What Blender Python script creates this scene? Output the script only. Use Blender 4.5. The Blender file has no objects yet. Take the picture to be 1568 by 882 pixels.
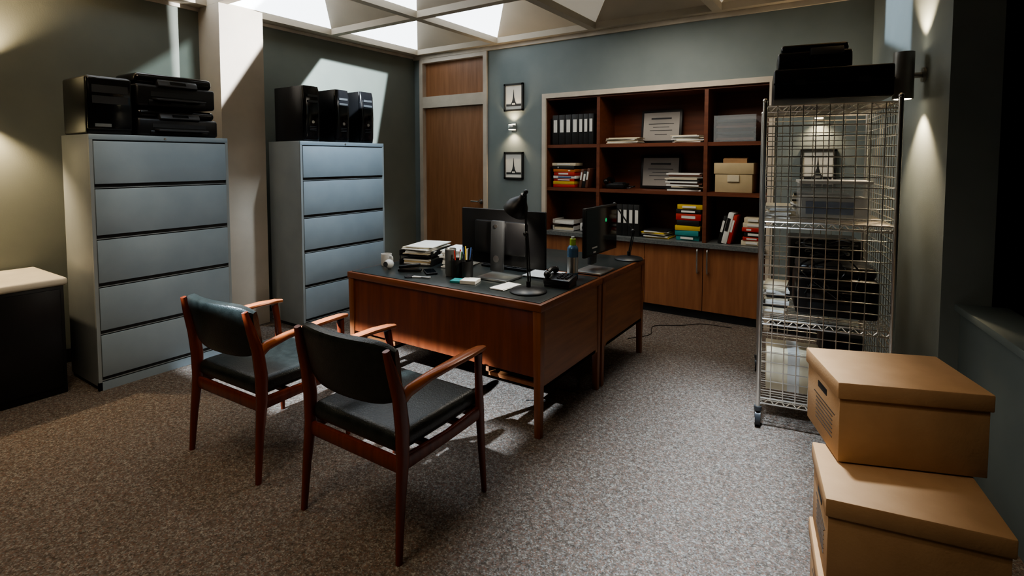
import bpy, bmesh, math, random
from mathutils import Vector, Matrix, Euler
random.seed(7)
V=Vector
C=bpy.context.scene.collection
# ------------------------------------------------------------ materials
def newmat(name):
    m=bpy.data.materials.new(name); m.use_nodes=True
    nt=m.node_tree; b=nt.nodes['Principled BSDF']
    return m,nt,b
def noise_mat(name,c1,c2,scale=8,rough=.6,metal=0,bump=0,bscale=None,stretch=(1,1,1),detail=4,spec=.5,lo=.35,hi=.65,coat=0):
    m,nt,b=newmat(name)
    tc=nt.nodes.new('ShaderNodeTexCoord'); mp=nt.nodes.new('ShaderNodeMapping'); mp.inputs['Scale'].default_value=stretch
    n=nt.nodes.new('ShaderNodeTexNoise'); n.inputs['Scale'].default_value=scale; n.inputs['Detail'].default_value=detail
    r=nt.nodes.new('ShaderNodeValToRGB'); r.color_ramp.elements[0].position=lo; r.color_ramp.elements[1].position=hi
    r.color_ramp.elements[0].color=(*c1,1); r.color_ramp.elements[1].color=(*c2,1)
    L=nt.links.new
    L(tc.outputs['Object'],mp.inputs[0]); L(mp.outputs[0],n.inputs['Vector']); L(n.outputs['Fac'],r.inputs[0]); L(r.outputs[0],b.inputs['Base Color'])
    b.inputs['Roughness'].default_value=rough; b.inputs['Metallic'].default_value=metal
    b.inputs['Specular IOR Level'].default_value=spec; b.inputs['Coat Weight'].default_value=coat
    if bump:
        n2=nt.nodes.new('ShaderNodeTexNoise'); n2.inputs['Scale'].default_value=bscale or scale*4
        bp=nt.nodes.new('ShaderNodeBump'); bp.inputs['Strength'].default_value=bump; bp.inputs['Distance'].default_value=.01
        L(tc.outputs['Object'],n2.inputs['Vector']); L(n2.outputs['Fac'],bp.inputs['Height']); L(bp.outputs[0],b.inputs['Normal'])
    return m
def flat(name,c,rough=.5,metal=0,var=.08,**k):
    return noise_mat(name,tuple(x*(1-var) for x in c),tuple(min(1,x*(1+var)) for x in c),scale=6,rough=rough,metal=metal,**k)
def emis(name,c,s):
    m,nt,b=newmat(name); b.inputs['Base Color'].default_value=(*c,1)
    b.inputs['Emission Color'].default_value=(*c,1); b.inputs['Emission Strength'].default_value=s; return m
def wood(name,c1,c2,axis,rough=.38):
    st={'x':(1.2,14,14),'y':(14,1.2,14),'z':(14,14,1.2)}[axis]
    return noise_mat(name,c1,c2,scale=2.2,stretch=st,rough=rough,detail=6,lo=.3,hi=.7)
M={}
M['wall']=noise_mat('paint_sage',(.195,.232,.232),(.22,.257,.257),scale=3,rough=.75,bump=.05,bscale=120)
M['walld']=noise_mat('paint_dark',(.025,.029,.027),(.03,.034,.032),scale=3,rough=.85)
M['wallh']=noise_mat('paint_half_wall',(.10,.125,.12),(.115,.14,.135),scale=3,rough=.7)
M['wallL']=noise_mat('paint_olive',(.165,.18,.155),(.185,.20,.17),scale=3,rough=.75,bump=.05,bscale=120)
M['cream']=noise_mat('paint_cream',(.50,.44,.36),(.56,.49,.40),scale=4,rough=.6,bump=.05,bscale=100)
M['beam']=noise_mat('paint_beam',(.50,.44,.35),(.55,.48,.38),scale=3,rough=.65,bump=.05,bscale=90)
M['trim']=flat('trim_cream',(.60,.53,.44),.45)
DW1,DW2=(.115,.027,.010),(.19,.050,.017)
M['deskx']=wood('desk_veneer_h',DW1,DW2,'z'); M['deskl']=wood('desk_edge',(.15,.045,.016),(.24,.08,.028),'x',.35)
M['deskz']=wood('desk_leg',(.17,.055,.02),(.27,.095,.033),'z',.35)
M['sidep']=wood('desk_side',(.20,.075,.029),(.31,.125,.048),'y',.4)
M['cabw']=wood('cabinet_veneer',(.24,.098,.043),(.34,.145,.064),'z',.42)
M['doorw']=wood('door_veneer',(.28,.125,.055),(.38,.18,.085),'z',.45)
M['shelfw']=wood('shelf_wood',(.12,.037,.018),(.18,.058,.027),'x',.45)
M['chairw']=wood('chair_teak',(.11,.021,.009),(.18,.037,.014),'z',.26)
M['armw']=wood('arm_teak',(.26,.075,.028),(.38,.125,.047),'y',.25)
M['leather']=noise_mat('black_leather',(.010,.013,.012),(.018,.022,.020),scale=30,rough=.32,bump=.15,bscale=160)
M['steel']=noise_mat('cabinet_steel',(.25,.31,.35),(.275,.335,.375),scale=5,rough=.36,bump=.02,bscale=200,spec=.5)
M['steeld']=noise_mat('cabinet_steel_side_warmlit',(.25,.28,.285),(.28,.31,.315),scale=5,rough=.42)  # side tone has the sconce's warm light mixed into the steel colour
M['gap']=flat('shadow_gap',(.02,.022,.025),.5)
M['black']=flat('black_plastic',(.008,.008,.009),.35)
M['blackg']=flat('black_gloss',(.006,.006,.007),.12)
M['blackm']=flat('black_metal',(.012,.012,.012),.4,metal=0)
M['dgrey']=flat('dark_grey_plastic',(.035,.037,.04),.35)
M['lam']=noise_mat('desk_laminate',(.018,.022,.021),(.028,.033,.031),scale=60,rough=.28)
M['counter']=noise_mat('counter_stone',(.10,.115,.115),(.17,.18,.18),scale=60,rough=.35)
M['chrome']=flat('chrome_wire',(.88,.85,.80),.28,metal=1)
M['alu']=flat('brushed_steel',(.6,.6,.58),.3,metal=1)
M['sconce']=flat('sconce_metal',(.22,.22,.21),.4,metal=.6)
M['card']=noise_mat('cardboard',(.40,.235,.115),(.45,.27,.135),scale=9,rough=.75,bump=.08,bscale=150)
M['cardd']=flat('cardboard_print',(.05,.035,.025),.8)
M['paper']=flat('paper_white',(.72,.72,.68),.7,var=.05)
M['certp']=flat('certificate_paper',(.40,.38,.35),.3,var=.05)
M['papery']=flat('paper_cream',(.62,.55,.40),.7)
M['folder']=flat('manila_folder',(.50,.40,.24),.7)
M['white']=flat('white_plastic',(.6,.6,.58),.4)
M['cream_top']=flat('cream_laminate',(.6,.56,.47),.4)
M['blue']=flat('can_blue',(.10,.19,.30),.25,metal=.3)
M['teal']=flat('book_teal',(.03,.25,.25),.5); M['red']=flat('book_red',(.45,.03,.02),.5)
M['yellow']=flat('book_yellow',(.6,.42,.04),.5); M['green']=flat('book_green',(.08,.22,.06),.5)
M['bblue']=flat('book_blue',(.04,.09,.25),.5); M['orange']=flat('book_orange',(.5,.15,.03),.5)
M['brown']=flat('book_brown',(.12,.05,.03),.6); M['bblack']=flat('book_black',(.015,.015,.015),.45)
M['gcap']=flat('cap_green',(.35,.5,.05),.4)
M['screen']=flat('screen_glass',(.006,.008,.010),.06)
M['led']=emis('screen_green',(.02,.6,.2),.5)
M['bulb']=emis('lamp_bulb',(1,.85,.62),9)
M['sky_hi']=emis('skylight_pane_bright',(.88,.94,1.0),4.0)
M['sky_mid']=emis('skylight_pane_mid',(1,.93,.8),.16)
M['sky_lo']=emis('skylight_pane_dim',(.95,.9,.8),.05)
m,nt,b=newmat('clear_plastic'); b.inputs['Base Color'].default_value=(.6,.66,.7,1); b.inputs['Roughness'].default_value=.15; b.inputs['Alpha'].default_value=.35; M['clear']=m
# carpet
m,nt,b=newmat('carpet_flecked'); L=nt.links.new
tc=nt.nodes.new('ShaderNodeTexCoord')
vo=nt.nodes.new('ShaderNodeTexVoronoi'); vo.inputs['Scale'].default_value=170
sx=nt.nodes.new('ShaderNodeSeparateColor'); r=nt.nodes.new('ShaderNodeValToRGB'); r.color_ramp.interpolation='LINEAR'
els=r.color_ramp.elements
els[0].position=0; els[0].color=(.078,.063,.052,1); els[1].position=1; els[1].color=(.235,.21,.178,1)
for p_,c_ in ((.25,(.110,.090,.074)),(.45,(.142,.118,.098)),(.62,(.145,.090,.068)),(.8,(.160,.155,.145))):
    e=els.new(p_); e.color=(*c_,1)
n1=nt.nodes.new('ShaderNodeTexNoise'); n1.inputs['Scale'].default_value=45; n1.inputs['Detail'].default_value=3
mr=nt.nodes.new('ShaderNodeMapRange'); mr.inputs[1].default_value=.3; mr.inputs[2].default_value=.7; mr.inputs[3].default_value=.68; mr.inputs[4].default_value=1.28
mx=nt.nodes.new('ShaderNodeVectorMath'); mx.operation='SCALE'
L(tc.outputs['Object'],vo.inputs['Vector']); L(tc.outputs['Object'],n1.inputs['Vector']); L(vo.outputs['Color'],sx.inputs[0]); L(sx.outputs[0],r.inputs[0])
L(n1.outputs['Fac'],mr.inputs[0]); L(r.outputs[0],mx.inputs[0]); L(mr.outputs[0],mx.inputs['Scale']); L(mx.outputs[0],b.inputs['Base Color'])
bp=nt.nodes.new('ShaderNodeBump'); bp.inputs['Strength'].default_value=.5; bp.inputs['Distance'].default_value=.005
L(vo.outputs['Distance'],bp.inputs['Height']); L(bp.outputs[0],b.inputs['Normal']); b.inputs['Roughness'].default_value=.95; b.inputs['Specular IOR Level'].default_value=.15
M['carpet']=m

# ------------------------------------------------------------ builder
class B:
    def __init__(s,name): s.name=name; s.bm=bmesh.new(); s.mats=[]
    def mi(s,m):
        if m not in s.mats: s.mats.append(m)
        return s.mats.index(m)
    def _merge(s,tmp,m,T=None,smooth=False):
        i=s.mi(m)
        if T is not None: tmp.transform(T)
        for f in tmp.faces: f.material_index=i; f.smooth=smooth
        me=bpy.data.meshes.new('t'); tmp.to_mesh(me); tmp.free(); s.bm.from_mesh(me); bpy.data.meshes.remove(me)
    def box(s,c,size,m,rot=(0,0,0),bev=0,seg=2,taper=None):
        t=bmesh.new(); bmesh.ops.create_cube(t,size=1)
        for v in t.verts:
            v.co=V((v.co.x*size[0],v.co.y*size[1],v.co.z*size[2]))
            if taper and v.co.z<0: v.co.x*=taper; v.co.y*=taper
        if bev: bmesh.ops.bevel(t,geom=t.edges[:],offset=bev,segments=seg,profile=.5,affect='EDGES')
        s._merge(t,m,Matrix.Translation(c)@Euler(rot).to_matrix().to_4x4(),smooth=bool(bev))
        return s
    def bb(s,a,b,m,bev=0,seg=2):
        a=V(a);b=V(b); return s.box((a+b)/2,(abs(b.x-a.x),abs(b.y-a.y),abs(b.z-a.z)),m,bev=bev,seg=seg)
    def poly(s,pts,m):
        t=bmesh.new(); t.faces.new([t.verts.new(p) for p in pts]); s._merge(t,m); return s
    def cyl(s,a,b,r1,m,r2=None,n=20,cap=True):
        a=V(a);b=V(b); r2=r1 if r2 is None else r2
        t=bmesh.new(); bmesh.ops.create_cone(t,cap_ends=cap,segments=n,radius1=r1,radius2=r2,depth=(b-a).length)
        q=V((0,0,1)).rotation_difference((b-a).normalized())
        s._merge(t,m,Matrix.Translation((a+b)/2)@q.to_matrix().to_4x4(),smooth=True); return s
    def sph(s,c,r,m,sc=(1,1,1),rot=(0,0,0)):
        t=bmesh.new(); bmesh.ops.create_uvsphere(t,u_segments=20,v_segments=12,radius=r)
        s._merge(t,m,Matrix.Translation(c)@Euler(rot).to_matrix().to_4x4()@Matrix.Diagonal((*sc,1)),smooth=True); return s
    def loft(s,pts,wh,m,up=(0,0,1),n=12,pw=2.0):
        t=bmesh.new(); rings=[]; pts=[V(p) for p in pts]; N=len(pts)
        for i,p in enumerate(pts):
            tg=(pts[min(i+1,N-1)]-pts[max(i-1,0)]).normalized(); u=V(up); sd=tg.cross(u).normalized(); u=sd.cross(tg).normalized()
            w,h=wh[i] if isinstance(wh,list) else wh; ring=[]
            for k in range(n):
                a=2*math.pi*k/n; ca,sa=math.cos(a),math.sin(a)
                x=math.copysign(abs(ca)**(2/pw),ca)*w/2; y=math.copysign(abs(sa)**(2/pw),sa)*h/2
                ring.append(t.verts.new(p+sd*x+u*y))
            rings.append(ring)
        for i in range(N-1):
            for k in range(n): t.faces.new((rings[i][k],rings[i][(k+1)%n],rings[i+1][(k+1)%n],rings[i+1][k]))
        t.faces.new(rings[0][::-1]); t.faces.new(rings[-1])
        bmesh.ops.recalc_face_normals(t,faces=t.faces[:]); s._merge(t,m,smooth=True); return s
    def tube(s,pts,r,m,n=8):
        P=[V(p) for p in pts]; Q=[]
        if len(P)>2:
            E=[2*P[0]-P[1]]+P+[2*P[-1]-P[-2]]
            for i in range(1,len(E)-2):
                for k in range(6):
                    tt=k/6; a,b_,c,d=E[i-1],E[i],E[i+1],E[i+2]
                    Q.append(.5*((2*b_)+(c-a)*tt+(2*a-5*b_+4*c-d)*tt**2+(3*b_-a-3*c+d)*tt**3))
            Q.append(P[-1])
        else: Q=P
        d=(Q[-1]-Q[0]).normalized(); up=(0,0,1) if abs(d.z)<.8 else (0,1,0)
        return s.loft(Q,(2*r,2*r),m,up=up,n=n)
    def lathe(s,prof,m,c=(0,0,0),n=28,T=None):
        t=bmesh.new(); rings=[]
        for (r,z) in prof: rings.append([t.verts.new((r*math.cos(2*math.pi*k/n),r*math.sin(2*math.pi*k/n),z)) for k in range(n)])
        for i in range(len(rings)-1):
            for k in range(n): t.faces.new((rings[i][k],rings[i][(k+1)%n],rings[i+1][(k+1)%n],rings[i+1][k]))
        X=Matrix.Translation(c)
        if T: X=X@T
        s._merge(t,m,X,smooth=True); return s
    def done(s,loc=(0,0,0),rz=0):
        me=bpy.data.meshes.new(s.name)
        s.bm.to_mesh(me); s.bm.free()
        for m in s.mats: me.materials.append(M[m])
        me.set_sharp_from_angle(angle=math.radians(40))
        o=bpy.data.objects.new(s.name,me); C.objects.link(o); o.location=loc; o.rotation_euler=(0,0,rz)
        return o
def dup(o,loc,rz=0):
    n=bpy.data.objects.new(o.name.split('.')[0],o.data); C.objects.link(n); n.location=loc; n.rotation_euler=(0,0,rz); return n

# ------------------------------------------------------------ room shell
YB=5.10; XL=-4.90; ZC=2.82; ZP=2.88
B('floor').bb((-5.1,-2.2,-.1),(3.4,5.7,0),'carpet').done()
b=B('wall_back')
DX0,DX1,DZ=-4.80,-3.73,2.78
BX0,BX1,BZ=-2.98,-.66,2.22
b.bb((-5.0,YB,0),(DX0,YB+.2,3.5),'wall').bb((DX1,YB,0),(BX0,YB+.2,3.5),'wall').bb((BX1,YB,0),(.6,YB+.2,3.5),'wall')
b.bb((DX0,YB,DZ),(DX1,YB+.2,3.5),'wall').bb((BX0,YB,BZ),(BX1,YB+.2,3.5),'wall').bb((-5.0,YB+.5,0),(.6,YB+.6,3.5),'walld').done()
B('wall_left').bb((XL-.1,-2.1,0),(XL,YB+.2,3.5),'wallL').done()
B('wall_front').bb((-5,-2.2,0),(3.4,-2.1,3.5),'walld').done()
B('column').bb((XL,2.42,0),(-4.56,2.81,ZC),'cream').done()
RA=math.radians(10)
B('wall_right').bb((0,-1.78,0),(.2,.25,3.5),'wall').done((.02,YB,0),RA)
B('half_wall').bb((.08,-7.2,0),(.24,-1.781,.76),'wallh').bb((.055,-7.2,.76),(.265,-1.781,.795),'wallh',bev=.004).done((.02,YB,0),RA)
B('wall_corridor').bb((1.3,-7.4,0),(1.4,.6,3.5),'walld').bb((.2,.25,0),(1.4,.35,3.5),'walld').done((.02,YB,0),RA)
B('ceiling').bb((-5.0,-2.2,3.42),(3.4,5.7,3.5),'walld').done()
bx=[-4.79,-3.56,-2.35,-1.14,.07,1.28,2.49]; by=[5.04,3.74,2.46,1.22,-.02,-1.26]
b=B('ceiling_beams')
for x in bx: b.bb((x-.04,-2.1,ZC),(x+.04,YB,ZP+.02),'beam')
for y in by: b.bb((XL,y-.04,ZC+.001),(2.6,y+.04,ZP+.02),'beam')
b.bb((XL,-2.1,ZC+.002),(XL+.08,YB,ZP+.02),'beam')
b.done()
k=1
for j in range(len(by)-1):
    for i in range(len(bx)-1):
        x0,x1=bx[i]+.035,bx[i+1]-.035; y1,y0=by[j]-.035,by[j+1]+.035
        cx,cy,h=(x0+x1)/2,(y0+y1)/2,ZP+.42
        lf='sky_hi' if (i<2 and j<3) else ('sky_mid' if (i<4 and j<3) else 'sky_lo')
        b=B('window_%d'%k); k+=1
        b.poly([(x0,y0,ZP),(x0,y1,ZP),(cx,cy,h)],lf).poly([(x1,y1,ZP),(x1,y0,ZP),(cx,cy,h)],'beam')
        b.poly([(x0,y1,ZP),(x1,y1,ZP),(cx,cy,h)],'beam').poly([(x1,y0,ZP),(x0,y0,ZP),(cx,cy,h)],'beam').done()
B('trim_1').bb((XL,YB-.025,ZC-.045),(.1,YB,ZC),'trim').done()
B('trim_2').bb((XL,-2.1,ZC-.03),(XL+.02,YB-.03,ZC),'trim').done()
B('baseboard_back').bb((DX1,YB-.015,0),(BX0,YB,.10),'gap').bb((BX1,YB-.015,0),(0,YB,.10),'gap').done()
B('baseboard_left').bb((XL,-2,0),(XL+.015,2.42,.10),'gap').bb((XL,2.81,0),(XL+.015,5.08,.1),'gap').done()
# door
b=B('door_frame')
fr=.055
b.bb((DX0,YB-.02,0),(DX0+fr,YB+.12,DZ),'trim').bb((DX1-fr,YB-.02,0),(DX1,YB+.12,DZ),'trim')
b.bb((DX0+fr,YB-.018,DZ-fr),(DX1-fr,YB+.12,DZ),'trim').bb((DX0+fr,YB-.018,2.16),(DX1-fr,YB+.12,2.30),'trim')
b.bb((DX0+fr,YB+.05,2.30),(DX1-fr,YB+.08,DZ-fr),'doorw').done()
b=B('door_1').bb((DX0+fr+.004,YB+.04,.01),(DX1-fr-.004,YB+.085,2.155),'doorw')
b.cyl((DX1-.13,YB+.04,1.0),(DX1-.13,YB-.02,1.0),.011,'alu').cyl((DX1-.13,YB-.02,1.0),(DX1-.24,YB-.02,1.0),.009,'alu').cyl((DX1-.13,YB+.042,1.0),(DX1-.13,YB+.03,1.0),.027,'alu').done()
# ------------------------------------------------------------ built-in bookcase
b=B('built_in_bookcase')
b.bb((BX0,YB-.02,.0),(BX0+.05,YB+.01,BZ),'trim').bb((BX1-.05,YB-.02,.0),(BX1,YB+.01,BZ),'trim').bb((BX0+.05,YB-.019,BZ-.05),(BX1-.05,YB+.01,BZ),'trim')
x0,x1=BX0+.05,BX1-.05; yf=YB+.01; yb=YB+.40; D1,D2=-2.32,-1.24
b.bb((x0,yb,.0),(x1,yb+.02,BZ-.04),'shelfw').bb((x0-.03,yf,0),(x0,yb,BZ-.03),'shelfw').bb((x1,yf,0),(x1+.03,yb,BZ-.03),'shelfw').bb((x0,yf,BZ-.07),(x1,yb,BZ-.04),'shelfw')
for d in (D1,D2): b.bb((d-.017,yf,.72),(d+.017,yb,BZ-.07),'shelfw')
for z in (1.20,1.665): b.bb((x0,yf+.005,z-.035),(x1,yb,z),'shelfw')
b.bb((x0,YB-.05,.685),(x1,yb,.725),'counter')
b.bb((x0,YB+.02,.0),(x1,yb,.08),'gap').bb((x0,YB+.01,.08),(x1,yb,.685),'shelfw')
xe=[-2.92,-2.36,-1.80,-1.24,-.715]
for a,c in zip(xe[:-1],xe[1:]):
    b.bb((a+.003,YB-.012,.085),(c-.003,YB+.01,.68),'cabw')
for hx in (-1.24-.045,-1.24+.045,-2.36-.045,-2.36+.045):
    b.tube([(hx,YB-.012,.655),(hx,YB-.045,.65),(hx,YB-.045,.46),(hx,YB-.012,.455)],.008,'alu')
b.done()
def books_v(name,x,z,specs,y=YB+.04,lean=0):
    b=B(name); px=0
    for w,h,d,mt in specs:
        b.box((px+w/2,d/2,h/2),(w*.96,d,h),mt,bev=.003,rot=(0,lean,0))
        b.box((px+w/2,-.001,h*.62),(w*.55,.004,h*.42),'paper' if mt in('bblack','bblue','red','green','brown') else 'bblack',rot=(0,lean,0))
        px+=w+.001
    return b.done((x,y,z+.002))
books_v('ring_binders',-2.88,1.665,[(.078,.32,.26,'bblack')]*4+[(.058,.32,.26,'bblack')]*3)
def stack(name,x,z,n,w=.24,d=.18,hs=(.02,.05),cols=None,y=YB+.05):
    b=B(name); pz=0
    for i in range(n):
        h=random.uniform(*hs); mt=(cols or ['red','yellow','paper','bblack','orange','bblue'])[i%len(cols or [0]*6)]
        ww=w*random.uniform(.85,1); ox=random.uniform(-.01,.01)
        b.box((ox,d/2+random.uniform(-.01,.01),pz+h/2),(ww,d,h*.97),mt,bev=.002,rot=(0,0,random.uniform(-.05,.05)))
        b.box((ox,.0,pz+h/2),(ww*.55,.012,h*.4),'paper' if mt!='paper' else 'bblue')
        pz+=h
    return b.done((x,y,z+.002))
stack('stacked_books',-2.74,1.20,8,w=.30,hs=(.028,.042),cols=['red','yellow','red','paper','red','orange','bblack','papery'])
books_v('shelf_books',-2.54,1.20,[(.03,.20,.17,'brown'),(.04,.18,.17,'bblack'),(.03,.21,.17,'brown')],lean=.15)
def papers(name,loc,w,d,h,n,cols=('paper','papery','paper'),rz=0,spread=.03):
    b=B(name); pz=0
    for i in range(n):
        hh=h/n
        b.box((random.uniform(-spread,spread),random.uniform(-spread/2,spread/2),pz+hh/2),(w,d,hh*.9),cols[i%len(cols)],rot=(0,0,random.uniform(-.14,.14)))
        pz+=hh
    return b.done((loc[0],loc[1],loc[2]+.002),rz)
papers('paper_pile',(-2.08,YB+.15,1.665),.32,.22,.06,7,('papery','paper','papery'))
papers('paper_pile',(-1.42,YB+.15,1.665),.26,.22,.07,8)
papers('magazine_pile',(-1.44,YB+.15,1.20),.31,.22,.17,11,('paper','bblack','papery','paper','brown'))
papers('magazine_pile',(-1.71,YB+.15,.725),.24,.22,.08,7,('yellow','paper','bblack','papery'),spread=.02)
def cert(x,z,w=.36,h=.29,y=YB+.36,name='framed_certificate'):
    b=B(name); b.box((0,0,h/2),(w,.02,h),'bblack',rot=(-.12,0,0),bev=.003); b.box((0,-.008,h/2),(w*.88,.008,h*.85),'certp',rot=(-.12,0,0))
    T=Euler((-.12,0,0)).to_matrix(); cc=V((0,0,h/2))
    for i,(ww,zz) in enumerate([(.5,.24),(.62,.08),(.4,-.02),(.55,-.12),(.3,-.24)]): b.box(cc+T@V((0,-.0125,h*zz)),(w*ww,.002,.006 if i else .016),'dgrey',rot=(-.12,0,0))
    return b.done((x,y-.03,z+.006))
cert(-1.76,1.665,.42,.34); cert(-1.76,1.20,.42,.34)
b=B('telephone'); b.box((0,.09,.03),(.2,.18,.05),'black',bev=.01); b.tube([(-.09,.02,.08),(-.09,.09,.10),(-.09,.17,.08)],.02,'black'); b.box((.03,.08,.06),(.1,.1,.01),'dgrey'); b.sph((-.09,.0,.075),.028,'black').sph((-.09,.18,.075),.028,'black'); b.tube([(.1,.05,.02),(.16,.0,.01),(.2,.06,.03),(.17,.12,.02),(.12,.1,.03)],.006,'black',n=6); b.done((-2.16,YB+.06,1.202))
b=B('file_box'); b.bb((-.16,0,0),(.16,.28,.22),'folder',bev=.004); b.bb((-.17,-.008,.17),(.17,.288,.27),'folder',bev=.004); b.bb((-.05,-.012,.10),(.05,-.001,.16),'papery'); b.box((0,.1,.295),(.2,.2,.04),'card',rot=(.1,0,.1)); b.done((-1.0,YB+.05,1.202))
b=B('plastic_organiser'); b.bb((-.18,0,0),(.18,.25,.24),'clear'); 
for i in range(4): b.bb((-.16,.01,.015+i*.055),(.16,.24,.035+i*.055),'dgrey' if i%2 else 'brown')
b.done((-1.0,YB+.05,1.667))
stack('stacked_manuals',-1.40,.725,7,w=.24,d=.2,hs=(.040,.062),cols=['teal','teal','yellow','bblack','red','bblack','yellow'])
books_v('ring_binders',-2.12,.725,[(.06,.32,.25,'bblack')]*4)
books_v('ring_binders',-1.10,.725,[(.035,.26,.2,'bblack'),(.05,.29,.2,'paper'),(.03,.27,.2,'red')],lean=.22)
stack('stacked_books',-.83,.725,6,w=.18,hs=(.03,.05),cols=['papery','red','bblack','red','papery'])
b=B('box_camera'); b.box((0,.06,.05),(.15,.1,.09),'white',bev=.012); b.cyl((0,.01,.05),(0,-.03,.05),.03,'dgrey').cyl((0,-.03,.05),(0,-.034,.05),.022,'blackg'); b.box((.0,.06,.105),(.06,.05,.025),'dgrey',bev=.004); b.done((-2.48,YB+.06,.727))
b=B('document_tray'); 
for z in (0,.07): b.bb((-.13,0,z),(.13,.25,z+.006),'white').bb((-.13,0,z),(-.124,.25,z+.05),'white').bb((.124,0,z),(.13,.25,z+.05),'white')
b.bb((-.12,.02,.008),(.12,.23,.03),'papery').bb((-.12,.02,.078),(.12,.23,.10),'paper'); b.done((-2.75,YB+.06,.727))
# ------------------------------------------------------------ prints + sconces
def poster(x,z0,w=.26,h=.31):
    b=B('framed_print')
    for a,c in (((-w/2,-.022,0),(-w/2+.02,0,h)),((w/2-.02,-.022,0),(w/2,0,h)),((-w/2,-.022,0),(w/2,0,.02)),((-w/2,-.022,h-.02),(w/2,0,h))): b.bb(a,c,'bblack')
    b.bb((-w/2+.02,-.012,.02),(w/2-.02,0,h-.02),'paper')
    b.loft([(0,-.0135,.07),(0,-.0135,.11),(0,-.0135,.15),(0,-.0135,.24)],[(.085,.002),(.04,.002),(.018,.002),(.003,.002)],'dgrey',up=(0,1,0),pw=8,n=8)
    b.bb((-w/2+.03,-.0135,.055),(w/2-.03,-.012,.078),'dgrey'); b.bb((-.02,-.0145,.07),(.02,-.0136,.088),'paper'); return b.done((x,YB-.001,z0))
PX=-3.355
poster(PX,2.055); poster(PX,1.28); poster(-.33,1.28); 
def mk(name,typ,loc,target,e,col):
    l=bpy.data.lights.new(name,typ); l.energy=e; l.color=col
    o=bpy.data.objects.new(name,l); C.objects.link(o); o.location=loc; d=V(target)-V(loc); o.rotation_euler=d.to_track_quat('-Z','Y').to_euler(); return l,o
def spot(name,loc,target,e,ang,blend=.5,col=(1,.76,.48),r=.02):
    l,o=mk(name,'SPOT',loc,target,e,col); l.spot_size=math.radians(ang); l.spot_blend=blend; l.shadow_soft_size=r; return o
def area(name,loc,target,e,size,spread=120,col=(.8,.9,1)):
    l,o=mk(name,'AREA',loc,target,e,col); l.shape='RECTANGLE'; l.size=size[0]; l.size_y=size[1]; l.spread=math.radians(spread); return o
def shaft(name,loc,pts,e,col=(.72,.86,1),soft=.02,r=.02):
    """spot light with framing shutters: lights only the convex polygon pts (world space)"""
    pts=[V(p) for p in pts]; cen=sum(pts,V())/len(pts); loc=V(loc)
    l,o=mk(name,'SPOT',loc,cen,e,col); l.spot_blend=0; l.shadow_soft_size=r
    R=(cen-loc).to_track_quat('-Z','Y').to_matrix().inverted(); L2=[R@(p-loc) for p in pts]
    l.spot_size=min(math.radians(170),2.4*max(math.acos(max(-1,min(1,-q.z/q.length))) for q in L2))
    uv=[(q.x/q.z,q.y/q.z) for q in L2]; c2=(sum(a for a,_ in uv)/len(uv),sum(b_ for _,b_ in uv)/len(uv))
    l.use_nodes=True; nt=l.node_tree; N=nt.nodes.new; Lk=nt.links.new
    em=[n for n in nt.nodes if n.type=='EMISSION'][0]
    tc=N('ShaderNodeTexCoord'); sp=N('ShaderNodeSeparateXYZ'); Lk(tc.outputs['Normal'],sp.inputs[0])
    def mth(op,a,b_=None):
        n=N('ShaderNodeMath'); n.operation=op
        for i,q in enumerate((a,b_)):
            if q is None: continue
            if isinstance(q,(int,float)): n.inputs[i].default_value=q
            else: Lk(q,n.inputs[i])
        return n.outputs[0]
    u=mth('DIVIDE',sp.outputs[0],sp.outputs[2]); v=mth('DIVIDE',sp.outputs[1],sp.outputs[2]); res=None
    for i in range(len(uv)):
        a,b_=uv[i],uv[(i+1)%len(uv)]; nx,ny=-(b_[1]-a[1]),(b_[0]-a[0]); ln=math.hypot(nx,ny); nx/=ln; ny/=ln
        c_=-(nx*a[0]+ny*a[1])
        if nx*c2[0]+ny*c2[1]+c_<0: nx,ny,c_=-nx,-ny,-c_
        dd=mth('ADD',mth('ADD',mth('MULTIPLY',u,nx),mth('MULTIPLY',v,ny)),c_)
        k_=mth('DIVIDE',mth('ADD',dd,soft/2),soft); k_=mth('MINIMUM',mth('MAXIMUM',k_,0.0),1.0)
        res=k_ if res is None else mth('MULTIPLY',res,k_)
    Lk(res,em.inputs['Strength']); return o
def sconce_small(x,z=1.87):
    b=B('wall_sconce'); b.bb((-.03,-.012,-.05),(.03,0,.05),'alu',bev=.003); b.bb((-.035,-.075,-.025),(.035,-.02,.025),'alu',bev=.004)
    b.bb((-.03,-.07,.0251),(.03,-.025,.03),'bulb').bb((-.03,-.07,-.03),(.03,-.025,-.0251),'bulb'); b.bb((-.01,-.03,-.01),(.01,0,.01),'alu'); b.done((x,YB-.001,z))
    spot('sconce_up',(x,YB-.06,z+.035),(x,YB-.03,z+1),10,120,.8); spot('sconce_down',(x,YB-.06,z-.035),(x,YB-.03,z-1),10,120,.8)
sconce_small(PX); sconce_small(-.33)
def sconce_cyl(loc,nx,ny,e=12,ang=85):
    b=B('cylinder_sconce'); b.lathe([(.0,.125),(.045,.125),(.05,.13),(.05,-.13),(.045,-.125),(.0,-.12)],'sconce'); b.cyl((0,0,0),(-nx*.09,-ny*.09,0),.015,'sconce').cyl((-nx*.085,-ny*.085,0),(-nx*.098,-ny*.098,0),.04,'sconce')
    b.cyl((0,0,.126),(0,0,.131),.04,'bulb').cyl((0,0,-.131),(0,0,-.126),.04,'bulb'); b.done(loc)
    x,y,z=loc
    spot('sconce_up',(x,y,z+.14),(x-nx*.06,y-ny*.06,z+1),e,ang,.6); spot('sconce_down',(x,y,z-.14),(x-nx*.06,y-ny*.06,z-1),e,ang,.6)
nx,ny=-math.cos(RA),-math.sin(RA)
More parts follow.
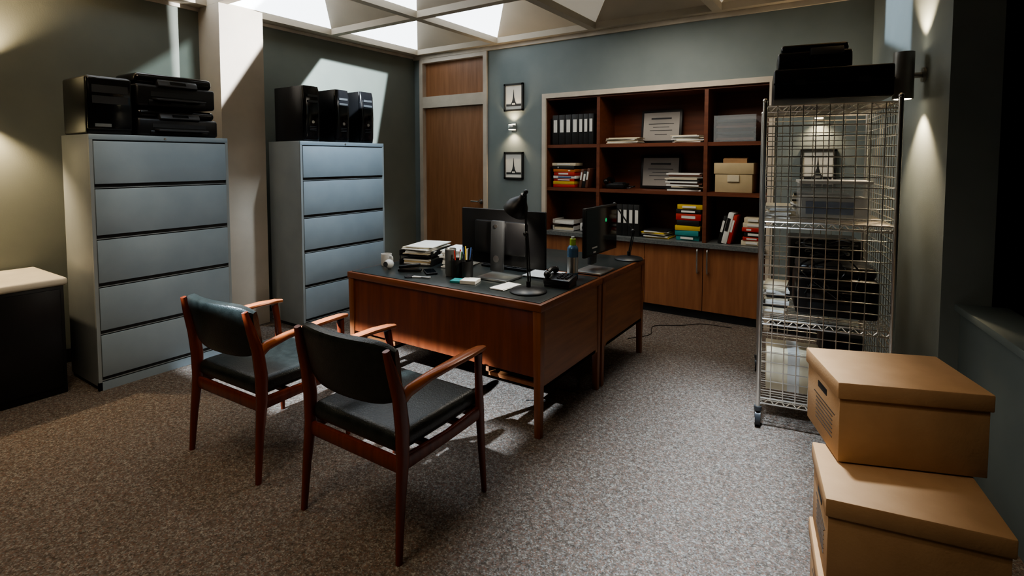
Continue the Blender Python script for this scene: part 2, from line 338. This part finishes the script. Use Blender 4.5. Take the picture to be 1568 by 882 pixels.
wx=lambda y: .02+(YB-y)*math.tan(RA)
sconce_cyl((wx(3.74)+nx*.1,3.74+ny*.1,1.97),nx,ny,42,95)
sconce_cyl((XL+.1,.93,1.95),1,0,85,120)
# ------------------------------------------------------------ filing cabinets
def filing(y0,y1,name='filing_cabinet'):
    b=B(name); w=y1-y0; d=.47; H=1.665
    b.bb((-d,0,.03),(-.02,w,H),'steeld',bev=.003).bb((-d,.01,0),(-.03,w-.01,.03),'gap')
    b.bb((-.02,0,H-.035),(0,w,H),'steel',bev=.003).bb((-.02,0,.0),(-.001,.02,H-.03),'steeld').bb((-.02,w-.02,0),(-.001,w,H-.03),'steeld').bb((-.021,.02,.03),(-.012,w-.02,H-.03),'gap')
    b.bb((-.02,0,0),(-.001,w,.055),'steel')
    zs=[H-.04,1.315,.985,.675,.365,.06]
    for top,bot in zip(zs[:-1],zs[1:]):
        b.bb((-.012,.022,bot+.030),(.006,w-.022,top-.004),'steel',bev=.003)
        b.bb((-.01,.022,bot+.003),(-.002,w-.022,bot+.007),'steeld')
    b.cyl((.0,w*.5,H-.018),(.004,w*.5,H-.018),.008,'alu')
    return b.done((-4.09,y0,0))
filing(1.33,2.21); filing(2.84,3.80)
ZF=1.666
def tower(y,w=.16,h=.47):
    b=B('computer_tower'); b.bb((-.44,0,.0),(-.03,w,h),'black',bev=.008)
    b.loft([(-.03,w/2,.0),(-.03,w/2,h*.1),(-.03,w/2,h*.5),(-.03,w/2,h*.9),(-.03,w/2,h)],[(.02,w*.95),(.05,w),(.075,w),(.05,w),(.02,w*.9)],'blackg',up=(0,1,0),n=20,pw=3.5)
    b.bb((-.0,w*.2,h*.70),(.008,w*.8,h*.74),'dgrey').bb((-.0,w*.2,h*.80),(.006,w*.8,h*.84),'dgrey').cyl((.0,w/2,h*.35),(.01,w/2,h*.35),.014,'alu')
    for i in range(3): b.bb((.0,w*.3,h*(.2+.03*i)),(.008,w*.7,h*(.21+.03*i)),'gap')
    return b.done((-4.11,y,ZF))
tower(2.90,.17,.49); tower(3.24,.16,.49); tower(3.53,.17,.50)
def printer(name,loc,w,d,h,rz=0):
    b=B(name)
    b.box((-d/2,0,h*.32),(d,w,h*.64),'black',bev=.02,seg=3)
    b.box((-d/2-.01,0,h*.82),(d*.94,w*.97,h*.33),'blackg',bev=.03,seg=4,rot=(0,.03,0))
    b.box((-.01,0,h*.66),(.05,w*.5,h*.22),'dgrey',bev=.008,rot=(0,-.5,0)); b.box((.004,0,h*.70),(.02,w*.2,h*.10),'screen',rot=(0,-.5,0))
    b.bb((-.06,-w*.33,h*.30),(.003,w*.33,h*.44),'gap'); b.box((.03,0,h*.22),(.09,w*.62,.012),'dgrey',rot=(0,.12,0),bev=.003)
    b.bb((-.02,-w*.36,h*.04),(.008,w*.36,h*.20),'black',bev=.006); b.bb((.004,-.05,h*.10),(.012,.05,h*.14),'dgrey')
    return b.done(loc,rz)
printer('printer',(-4.14,1.895,ZF),.54,.38,.20)
printer('printer',(-4.15,1.89,ZF+.205),.53,.36,.24)
b=B('desktop_computer'); b.box((-.2,0,.19),(.4,.26,.38),'black',bev=.02,seg=3); b.box((.0,0,.2),(.03,.25,.34),'blackg',bev=.012,seg=3); b.bb((.01,-.09,.05),(.02,.0,.07),'alu'); b.bb((.01,-.1,.27),(.018,.1,.32),'dgrey'); b.bb((.01,-.1,.2),(.018,.1,.25),'dgrey'); b.done((-4.16,1.475,ZF))
b=B('low_storage_cabinet'); b.bb((-.59,-1.3,.0),(0,0,.70),'black',bev=.004); b.bb((-.61,-1.32,.70),(.02,.02,.75),'cream_top',bev=.018,seg=3)
for i in range(2): b.bb((0,-.64*(i+1)+.02,.05),(.012,-.64*i-.02,.68),'black',bev=.004)
b.bb((.012,-.60,.35),(.03,-.58,.45),'dgrey').done((-4.26,1.22,0))
# ------------------------------------------------------------ desks
def desk(loc,rz=0):
    b=B('office_desk'); W,D,H=1.54,.79,.74
    b.bb((.0,.0,H-.045),(W,D,H-.004),'deskl',bev=.004); b.bb((.022,.022,H-.012),(W-.022,D-.022,H),'lam',bev=.002)
    for x,y in ((.03,.03),(W-.03,.03),(.03,D-.03),(W-.03,D-.03)):
        b.box((x,y,(H-.045)/2),(.05,.05,H-.045),'deskz',taper=.7,bev=.002)
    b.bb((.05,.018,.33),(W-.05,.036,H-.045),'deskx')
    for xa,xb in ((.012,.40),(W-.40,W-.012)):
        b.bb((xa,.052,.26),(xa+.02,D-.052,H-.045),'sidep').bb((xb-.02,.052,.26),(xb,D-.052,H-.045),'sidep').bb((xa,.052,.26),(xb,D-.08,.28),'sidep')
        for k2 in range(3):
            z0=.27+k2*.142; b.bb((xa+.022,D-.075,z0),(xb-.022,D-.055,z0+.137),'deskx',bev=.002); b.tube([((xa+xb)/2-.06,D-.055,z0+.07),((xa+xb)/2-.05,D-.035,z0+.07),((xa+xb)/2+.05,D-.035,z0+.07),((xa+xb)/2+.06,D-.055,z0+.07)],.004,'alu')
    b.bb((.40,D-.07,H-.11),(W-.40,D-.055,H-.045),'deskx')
    return b.done(loc,rz)
desk((-2.94,2.385,0)); desk((-1.40,3.975,0),math.pi)
ZT=.741
def monitor(loc,rz,w=.62,h=.36,zb=.09,logo=False):
    b=B('computer_monitor'); zc=zb+h/2
    b.box((0,.05,zc),(w,.022,h),'black',bev=.006); b.box((0,.0625,zc),(w-.03,.002,h-.03),'screen'); b.box((0,.03,zc),(w*.62,.035,h*.6),'black',bev=.015)
    b.box((0,-.005,zc*.62+.05),(.095,.03,zc*1.25),'dgrey',bev=.008,rot=(-.03,0,0)); b.box((0,.01,.008),(.24,.19,.014),'alu',bev=.005)
    b.cyl((0,-.0215,.13),(0,-.024,.13),.022,'alu').cyl((0,-.0235,zc+.08),(0,-.026,zc+.08),.012,'alu')
    if logo:
        b.cyl((-.06,.0636,zc+.06),(-.06,.0645,zc+.06),.014,'led',n=6).bb((.08,.0636,zc-.11),(.16,.0642,zc-.10),'white').bb((.10,.0636,zc-.14),(.14,.0642,zc-.13),'white')
    return b.done(loc,rz)
monitor((-1.94,2.76,ZT),0,.65,.36,.08)
monitor((-1.53,3.31,ZT),math.radians(-90),.52,.32,.13,True)
def lamp(loc,rz,head=(-.07,-.02,.50),knee=(.02,.0,.30),top=(-.01,0,.56),lit=5):
    b=B('desk_lamp'); b.lathe([(0,.03),(.03,.028),(.10,.014),(.108,.006),(.108,0),(0,0)],'blackm')
    b.cyl((0,0,.02),(0,0,.06),.014,'blackm'); b.tube([(0,0,.05),knee],.006,'blackm').tube([(.014,0,.06),(knee[0]+.014,knee[1],knee[2])],.004,'blackm')
    b.sph(knee,.016,'blackm'); b.tube([knee,top],.006,'blackm').sph(top,.014,'blackm')
    h=V(head); d=(V(top)-h).normalized(); T=V((0,0,1)).rotation_difference(d).to_matrix().to_4x4()
    b.lathe([(.074,-.055),(.072,-.03),(.06,.0),(.038,.03),(.024,.045),(.02,.07),(0,.072)],'blackm',c=h,T=T); b.lathe([(.070,-.055),(.056,.0),(.03,.03),(0,.035)],'white',c=h,T=T); b.tube([top,h+d*.06],.009,'blackm')
    b.sph(h-d*.012,.022,'bulb')
    o=b.done(loc,rz); 
    R=Matrix.Rotation(rz,4,'Z'); p=V(loc)+(R@(h-d*.06)); t=V(loc)+(R@(h-d)); spot('desk_lamp_light',p,t,lit,130,.6,(1,.9,.75),.02); return o
lamp((-1.60,2.58,ZT),0,head=(-.085,.03,.50),knee=(-.03,.02,.33),top=(-.03,.02,.575),lit=12)
lamp((-1.49,3.86,ZT),0,head=(-.19,.0,.36),knee=(.03,0,.22),top=(-.12,0,.42),lit=2)
b=B('steel_tumbler'); b.lathe([(0,0),(.03,0),(.035,.02),(.037,.17),(.039,.175),(.036,.18),(.033,.17),(0,.165)],'sconce').done((-2.25,2.66,ZT))
b=B('pen_cup')
for k2 in range(3):
    b.lathe([(0,.002),(.036,.002),(.036,.12),(.034,.12),(.034,.01)],'blackm',c=([-.045,.0,.045][k2],[0,.04,-.01][k2],0),n=16)
cols=['red','bblue','black','white','yellow','dgrey','green','blue','black','alu','paper','black']
for i in range(14):
    cx=[-.045,0,.045][i%3]; cy=[0,.04,-.01][i%3]; a=random.uniform(0,6.28)
    b.cyl((cx+.01*math.cos(a),cy+.01*math.sin(a),.01),(cx+.03*math.cos(a),cy+.03*math.sin(a),random.uniform(.16,.20)),.004,cols[i%12],n=8)
b.done((-2.13,2.64,ZT))
b=B('spray_can'); b.lathe([(0,0),(.034,0),(.035,.01),(.035,.19),(.033,.2),(.022,.215),(0,.216)],'blue'); b.lathe([(.0351,.04),(.0351,.14)],'alu'); b.cyl((0,0,.214),(0,0,.255),.019,'gcap').cyl((0,0,.255),(0,0,.27),.010,'white').done((-1.545,3.03,ZT))
b=B('desk_telephone'); b.box((0,0,.038),(.17,.14,.04),'black',bev=.01,rot=(.10,0,0)); b.bb((-.08,-.06,0),(.08,.06,.03),'black'); b.tube([(-.06,-.05,.085),(-.06,0,.095),(-.06,.06,.09)],.015,'black'); b.sph((-.06,-.06,.075),.022,'black').sph((-.06,.065,.083),.022,'black')
for i in range(3):
    for j in range(4): b.box((.005+i*.026,-.04+j*.024,.058+j*.003),(.018,.016,.008),'dgrey')
b.done((-1.515,2.81,ZT),.1)
b=B('letter_tray')
for z in (0,.065): b.bb((-.13,-.17,z),(.13,.17,z+.005),'blackm').bb((-.13,-.17,z),(-.125,.17,z+.04),'blackm').bb((.125,-.17,z),(.13,.17,z+.04),'blackm')
for x in (-.127,.127):
    for y in (-.16,.16): b.cyl((x,y,0),(x,y,.07),.003,'blackm',n=6)
for i in range(8): b.box((random.uniform(-.01,.03),random.uniform(-.02,.02),.075+i*.008),(.22,.31,.006),['paper','papery','paper','white','paper'][i%5],rot=(0,random.uniform(-.01,.01),random.uniform(-.2,.2)))
for i in range(3): b.box((0,0,.012+i*.012),(.21,.3,.01),['paper','folder','paper'][i],rot=(0,0,random.uniform(-.05,.05)))
b.done((-2.72,2.94,ZT),.25)
papers('paper_pile',(-2.42,2.98,ZT),.19,.27,.12,14,('paper','paper','white'),rz=.3,spread=.018)
b=B('coffee_mug'); b.lathe([(0,0),(.034,0),(.038,.01),(.038,.085),(.035,.085),(.034,.01),(0,.01)],'white'); b.tube([(.036,0,.07),(.06,0,.065),(.06,0,.03),(.036,0,.02)],.005,'white').done((-2.86,2.67,ZT))
b=B('small_speaker'); b.sph((0,0,.032),.034,'white',sc=(1,1,.95)).cyl((0,-.028,.034),(0,-.036,.036),.018,'dgrey').done((-2.76,2.60,ZT))
b=B('stapler'); b.box((0,0,.012),(.16,.035,.018),'black',bev=.005); b.box((0,0,.04),(.15,.03,.022),'black',bev=.008,rot=(0,-.12,0)); b.box((-.0,0,.026),(.13,.02,.006),'alu',rot=(0,-.08,0)); b.done((-2.56,2.60,ZT),.5)
b=B('mobile_phone'); b.box((0,0,.006),(.075,.15,.010),'black',bev=.003); b.box((0,0,.0115),(.066,.13,.001),'screen'); b.done((-2.43,2.66,ZT),.9)
b=B('scissors'); b.tube([(-.06,-.01,.006),(.06,.012,.006)],.004,'alu').tube([(-.06,.012,.007),(.06,-.01,.007)],.004,'alu'); b.tube([(-.06,-.01,.006),(-.085,-.03,.006),(-.11,-.015,.006),(-.085,.0,.006),(-.06,-.008,.006)],.004,'black').tube([(-.06,.012,.006),(-.085,.03,.006),(-.11,.018,.006),(-.085,.006,.006),(-.06,.01,.006)],.004,'black'); b.done((-2.36,2.50,ZT),.3)
papers('loose_papers',(-1.74,3.02,ZT),.21,.22,.008,3,('paper','paper','white'),rz=.1,spread=.02)
papers('loose_papers',(-1.77,2.60,ZT),.10,.18,.006,2,('paper','white'),rz=-.05,spread=.004)
b=B('sticky_notes'); b.bb((-.05,-.05,0),(.05,.05,.02),'paper').bb((-.12,-.04,0),(-.055,.04,.012),'teal').done((-2.02,2.575,ZT+.001),.3)
b=B('keyboard'); b.box((0,0,.01),(.38,.12,.016),'black',bev=.004)
for i in range(12):
    for j in range(4): b.box((-.165+i*.03,-.04+j*.025,.021),(.025,.02,.006),'dgrey')
b.done((-2.08,3.08,ZT))
# ------------------------------------------------------------ chairs
b=B('wooden_armchair')
for s in (-1,1):
    b.loft([(s*.285,-.285,0),(s*.28,-.27,.2),(s*.275,-.25,.38),(s*.275,-.25,.50),(s*.275,-.265,.62),(s*.268,-.295,.73),(s*.262,-.315,.81)],[(.024,.026),(.032,.036),(.042,.052),(.042,.058),(.040,.054),(.034,.040),(.026,.026)],'chairw',up=(0,1,0),pw=2.6)
    b.loft([(s*.285,.245,0),(s*.278,.235,.2),(s*.275,.225,.40),(s*.277,.215,.56),(s*.285,.205,.648)],[(.022,.022),(.030,.032),(.036,.040),(.030,.034),(.030,.040)],'chairw',up=(0,1,0),pw=2.6)
    b.loft([(s*.273,-.27,.60),(s*.278,-.22,.632),(s*.288,-.12,.655),(s*.294,.0,.665),(s*.292,.12,.668),(s*.284,.21,.665),(s*.280,.25,.660)],[(.034,.055),(.036,.046),(.044,.034),(.056,.027),(.060,.026),(.050,.025),(.030,.020)],'armw',pw=2.6)
    b.loft([(s*.275,-.25,.365),(s*.275,0,.362),(s*.275,.225,.375)],[(.024,.06),(.022,.048),(.024,.06)],'chairw',pw=4)
b.loft([(-.275,.22,.372),(.275,.22,.372)],(.024,.055),'chairw',pw=4); b.loft([(-.275,-.25,.352),(.275,-.25,.352)],(.024,.06),'chairw',pw=4)
for yy in (-.1,.1): b.loft([(-.27,yy,.37),(.27,yy,.37)],(.03,.025),'chairw',pw=4)
b.box((0,-.008,.43),(.525,.50,.085),'leather',bev=.036,seg=5)
n=17; pts=[];wh=[]
for i in range(n):
    t=-1+2*i/(n-1); pts.append((t*.266,-.255-.055*(1-t*t),.705)); e=abs(t)**6; wh.append((.052-.016*e,.268-.07*e))
b.loft(pts,wh,'leather',up=(0,-.22,1),n=24,pw=4.5)
c=b.done((-1.685,1.635,0)); dup(c,(-2.595,1.615,0),math.radians(2))
# ------------------------------------------------------------ archive boxes
def abox(loc,rz,w=.42,d=.325,h=.265):
    b=B('archive_box'); b.bb((-w/2+.008,-d/2+.008,0),(w/2-.008,d/2-.008,h-.03),'card',bev=.003)
    b.bb((-w/2,-d/2,h-.058),(w/2,d/2,h-.003),'card',bev=.006)
    for s in (-1,1):
        x=s*(w/2-.008); b.box((x,0,h-.09),(.004,.085,.022),'gap',bev=.0015)
        for i in range(7): b.box((x,-.02+.0*i,.135-i*.014),(.003,.16 if i else .2,.003),'cardd')
    return b.done(loc,rz)
abox((.11,1.93,0.002),math.radians(9),.43,.34); abox((.115,1.935,.268),math.radians(10),.43,.34); abox((.09,2.175,.535),math.radians(20.5),.425,.33)
# ------------------------------------------------------------ wire rack
W,D,H=.61,.86,1.82
b=B('wire_security_cart')
def wire(a,c,r=.0029): b.cyl(a,c,r,'chrome',n=5,cap=False)
for x in (0,W):
    for y in (0,D):
        b.cyl((x,y,.12),(x,y,H),.0125,'chrome',n=12); b.sph((x,y,H),.014,'chrome')
        b.cyl((x,y,.12),(x,y,.10),.02,'dgrey',n=12); b.box((x,y+.01,.075),(.035,.03,.05),'sconce',bev=.004); b.cyl((x-.014,y+.02,.05),(x+.014,y+.02,.05),.049,'dgrey',n=20)
nx_,ny_,nz_=10,14,30
z0,z1=.16,H-.03
for k2 in range(nz_+1):
    z=z0+(z1-z0)*k2/nz_
    wire((0,0,z),(W,0,z)); wire((0,D,z),(W,D,z)); wire((0,0,z),(0,D,z)); wire((W,0,z),(W,D,z))
for i in range(nx_+1):
    x=W*i/nx_; wire((x,-.004,z0),(x,-.004,z1)); wire((x,D+.004,z0),(x,D+.004,z1)); wire((x,0,z1),(x,D,z1))
for i in range(ny_+1):
    y=D*i/ny_; wire((-.004,y,z0),(-.004,y,z1)); wire((W+.004,y,z0),(W+.004,y,z1))
SH=[.17,.62,1.16,H-.03]
for z in SH:
    for (a,c) in (((0,0,z),(W,0,z)),((0,D,z),(W,D,z)),((0,0,z),(0,D,z)),((W,0,z),(W,D,z))):
        for dz in (0,-.03): b.cyl(V(a)+V((0,0,dz)),V(c)+V((0,0,dz)),.004,'chrome',n=6)
    for i in range(25): y=D*i/24; wire((0,y,z+.003),(W,y,z+.003),.002)
    for s_ in range(22):
        xa=W*s_/22; b.cyl((xa,0,z-.03 if s_%2 else z),(xa+W/22,0,z if s_%2 else z-.03),.0026,'chrome',n=4,cap=False)
RL=(-.465,3.20,0); RR=math.radians(9)
b.done(RL,RR)
R2=Matrix.Rotation(RR,4,'Z')
def rl(x,y,z): return tuple(V(RL)+R2@V((x,y,z)))
def rput(bld,x,y,z,rz=0): return bld.done(rl(x,y,z),RR+rz)
b=B('carton'); b.bb((-.17,-.14,0),(.17,.14,.20),'clear').bb((-.16,-.13,.005),(.16,.13,.12),'white').bb((-.14,-.135,.03),(.09,-.131,.10),'bblue').bb((-.175,-.145,.2),(.175,.145,.215),'white'); rput(b,.36,.3,SH[2]+.008)
papers('paper_pile',rl(.09,.26,SH[2]+.006),.13,.26,.07,8,('paper','papery','white'),rz=RR,spread=.006)
papers('paper_pile',rl(.34,.70,SH[2]+.006),.30,.20,.12,9,('paper','papery','dgrey'),rz=RR,spread=.01)
papers('paper_pile',rl(.085,.26,SH[1]+.006),.12,.26,.14,10,('paper','papery','bblack','white'),rz=RR,spread=.005)
b=B('printer'); b.box((0,0,.11),(.40,.34,.22),'black',bev=.025,seg=3).box((0,-.16,.14),(.3,.04,.08),'blackg',bev=.01).bb((-.14,-.176,.04),(.14,-.165,.08),'gap').box((0,.02,.25),(.38,.28,.06),'dgrey',bev=.02,seg=3); rput(b,.38,.3,SH[1]+.008)
b=B('computer_tower'); b.bb((-.19,-.14,0),(.19,.14,.38),'black',bev=.01).bb((-.17,-.146,.03),(.17,-.139,.35),'blackg',bev=.003).cyl((.12,-.147,.3),(.12,-.15,.3),.012,'alu'); rput(b,.36,.68,SH[1]+.008)
b=B('coiled_cables')
for i in range(8):
    r_=.07+.01*i; b.tube([(r_*math.cos(a*.785)+random.uniform(-.015,.015),r_*math.sin(a*.785)*.8,.012*i+.01+random.uniform(0,.03)) for a in range(9)],.005,'blackg' if i%2 else 'dgrey',n=6)
for i in range(5): b.tube([(.1*math.cos(i*1.3),-.08,.03),(.14*math.cos(i),-.16,-.03),(.12*math.cos(i*1.7),-.185,-.12-.02*i)],.005,'blackg',n=6)
rput(b,.34,.28,SH[1]+.30)
b=B('carton'); b.bb((-.14,-.12,0),(.14,.12,.22),'papery',bev=.003).bb((-.03,-.122,0),(.03,.122,.222),'white'); rput(b,.18,.25,SH[0]+.008)
b=B('equipment_case'); b.bb((-.11,-.15,0),(.11,.15,.26),'black',bev=.01).box((0,-.152,.1),(.08,.01,.02),'alu'); rput(b,.46,.60,SH[0]+.008)
b=B('equipment_case'); b.box((0,0,.09),(.56,.42,.17),'black',bev=.012,seg=3); b.bb((-.28,-.212,.09),(.28,-.209,.10),'gap'); b.box((-.15,-.212,.10),(.05,.012,.03),'dgrey').box((.15,-.212,.10),(.05,.012,.03),'dgrey'); rput(b,.32,.3,SH[3]+.034)
b=B('printer'); b.box((0,0,.05),(.36,.30,.10),'black',bev=.015,seg=3).box((0,.01,.12),(.33,.27,.05),'blackg',bev=.018,seg=3).box((.06,-.145,.09),(.16,.03,.05),'dgrey',bev=.006,rot=(-.4,0,0)).bb((-.12,-.153,.02),(.12,-.148,.05),'gap'); rput(b,.24,.3,SH[3]+.21)
b=B('power_cables')
b.tube([(-1.62,4.2,.004),(-1.5,4.4,.004),(-1.55,4.65,.004),(-1.35,4.8,.004),(-1.2,4.95,.004),(-.95,4.98,.004)],.003,'black',n=6)
b.tube([(-1.72,2.75,.004),(-1.6,2.85,.004),(-1.66,3.0,.004),(-1.52,3.05,.004),(-1.6,3.3,.004),(-1.5,3.6,.004)],.003,'black',n=6).done()
# ------------------------------------------------------------ lights
cool=(.72,.86,1); warm=(1,.82,.60)
shaft('skylight_floor',(-.45,2.5,2.8),[(-1.12,3.80,0),(-.25,3.70,0),(.05,2.7,0),(.1,1.2,0),(-.95,1.15,0)],950,cool,.26,.08)
area('skylight_desk',(-2.2,3.1,2.8),(-2.2,3.1,0),9,(.9,.9),80,cool)
shaft('skylight_wall_patch',(-2.6,3.1,2.80),[(-4.9,3.68,2.58),(-4.9,4.63,2.55),(-4.9,4.42,1.6),(-4.9,3.35,1.6),(-4.9,3.42,2.25)],1300,(.80,.92,1),.012,.01)
shaft('skylight_column',(-2.75,3.3,2.60),[(-4.56,2.36,2.95),(-4.56,2.9,2.95),(-4.56,2.83,2.58),(-4.56,2.40,1.94)],800,(.95,.97,1),.02,.01)
shaft('skylight_wall_near',(-2.6,2.2,2.78),[(-4.9,2.34,2.52),(-4.9,2.36,1.95),(-4.9,1.80,2.1)],220,(.75,.92,.95),.03,.01)
shaft('skylight_cabinet',(-3.2,3.15,2.78),[(-4.09,2.7,1.75),(-4.09,3.95,1.75),(-4.09,3.95,.2),(-4.09,2.7,.2)],140,cool,.12,.03)
shaft('skylight_cabinet_near',(-2.6,1.9,2.78),[(-4.09,1.3,1.75),(-4.09,2.35,1.75),(-4.09,2.35,.0),(-4.09,1.3,.0)],38,cool,.2,.05)
shaft('skylight_chairs',(-3.0,.3,2.79),[(-4.08,1.80,0),(-2.0,1.80,0),(-1.50,2.1,0),(-1.52,2.38,0),(-4.08,2.38,0)],1500,cool,.03,.03)
shaft('skylight_under_desk',(-3.2,-1.4,2.79),[(-4.0,2.37,0),(-1.52,2.37,0),(-1.55,2.96,0),(-4.0,2.96,0)],5200,cool,.012,.02)
shaft('skylight_wall_right',(-1.0,4.3,2.75),[(.09,4.72,2.95),(.09,4.72,2.35),(.20,4.05,2.15),(.20,4.05,2.95)],80,cool,.04,.02)
shaft('fill_boxes',(-.45,.9,2.79),[(-.35,1.6,.8),(.5,1.6,.8),(.6,2.7,.8),(-.3,2.7,.8)],45,(1,.9,.78),.3,.1)  # added warm spot that brightens the archive boxes, not a roof opening
spot('fill_sconce_glint',(-3.5,1.35,2.3),(-4.09,1.60,1.18),8,20,.9,(1,.85,.65),.03)  # added spot imitating the sconce's warm reflection on the drawer, no fixture
area('fill_warm_near',(-1.6,.0,2.79),(-1.6,.0,0),21,(.8,.8),150,warm)  # added warm fill for the ambient level, no ceiling fixture here
area('fill_warm_left',(-3.2,.8,2.79),(-3.2,.8,0),12,(.8,.8),150,warm)  # second added fill, warms the left side without a real lamp
area('fill_warm_back',(-1.5,4.0,2.79),(-1.5,4.4,0),21,(.8,.8),165,(1,.91,.78))  # added fill towards the back wall, stands for no fixture
w=bpy.data.worlds.new('world'); bpy.context.scene.world=w; w.use_nodes=True
bg=w.node_tree.nodes['Background']; bg.inputs[0].default_value=(.6,.75,1,1); bg.inputs[1].default_value=.02
# ------------------------------------------------------------ camera
cd=bpy.data.cameras.new('camera'); co=bpy.data.objects.new('camera',cd); C.objects.link(co)
cd.sensor_width=36; cd.lens=815/1568*36; cd.shift_y=-(441-289)/1568; cd.clip_start=.05
p=math.radians(3.1); yaw=math.radians(33.58)
co.location=(0,0,1.5); co.rotation_euler=(math.pi/2-p,0,yaw)
bpy.context.scene.camera=co
sc=bpy.context.scene
sc.view_settings.view_transform='AgX'
try: sc.view_settings.look='AgX - Medium High Contrast'
except Exception as e: print(e)
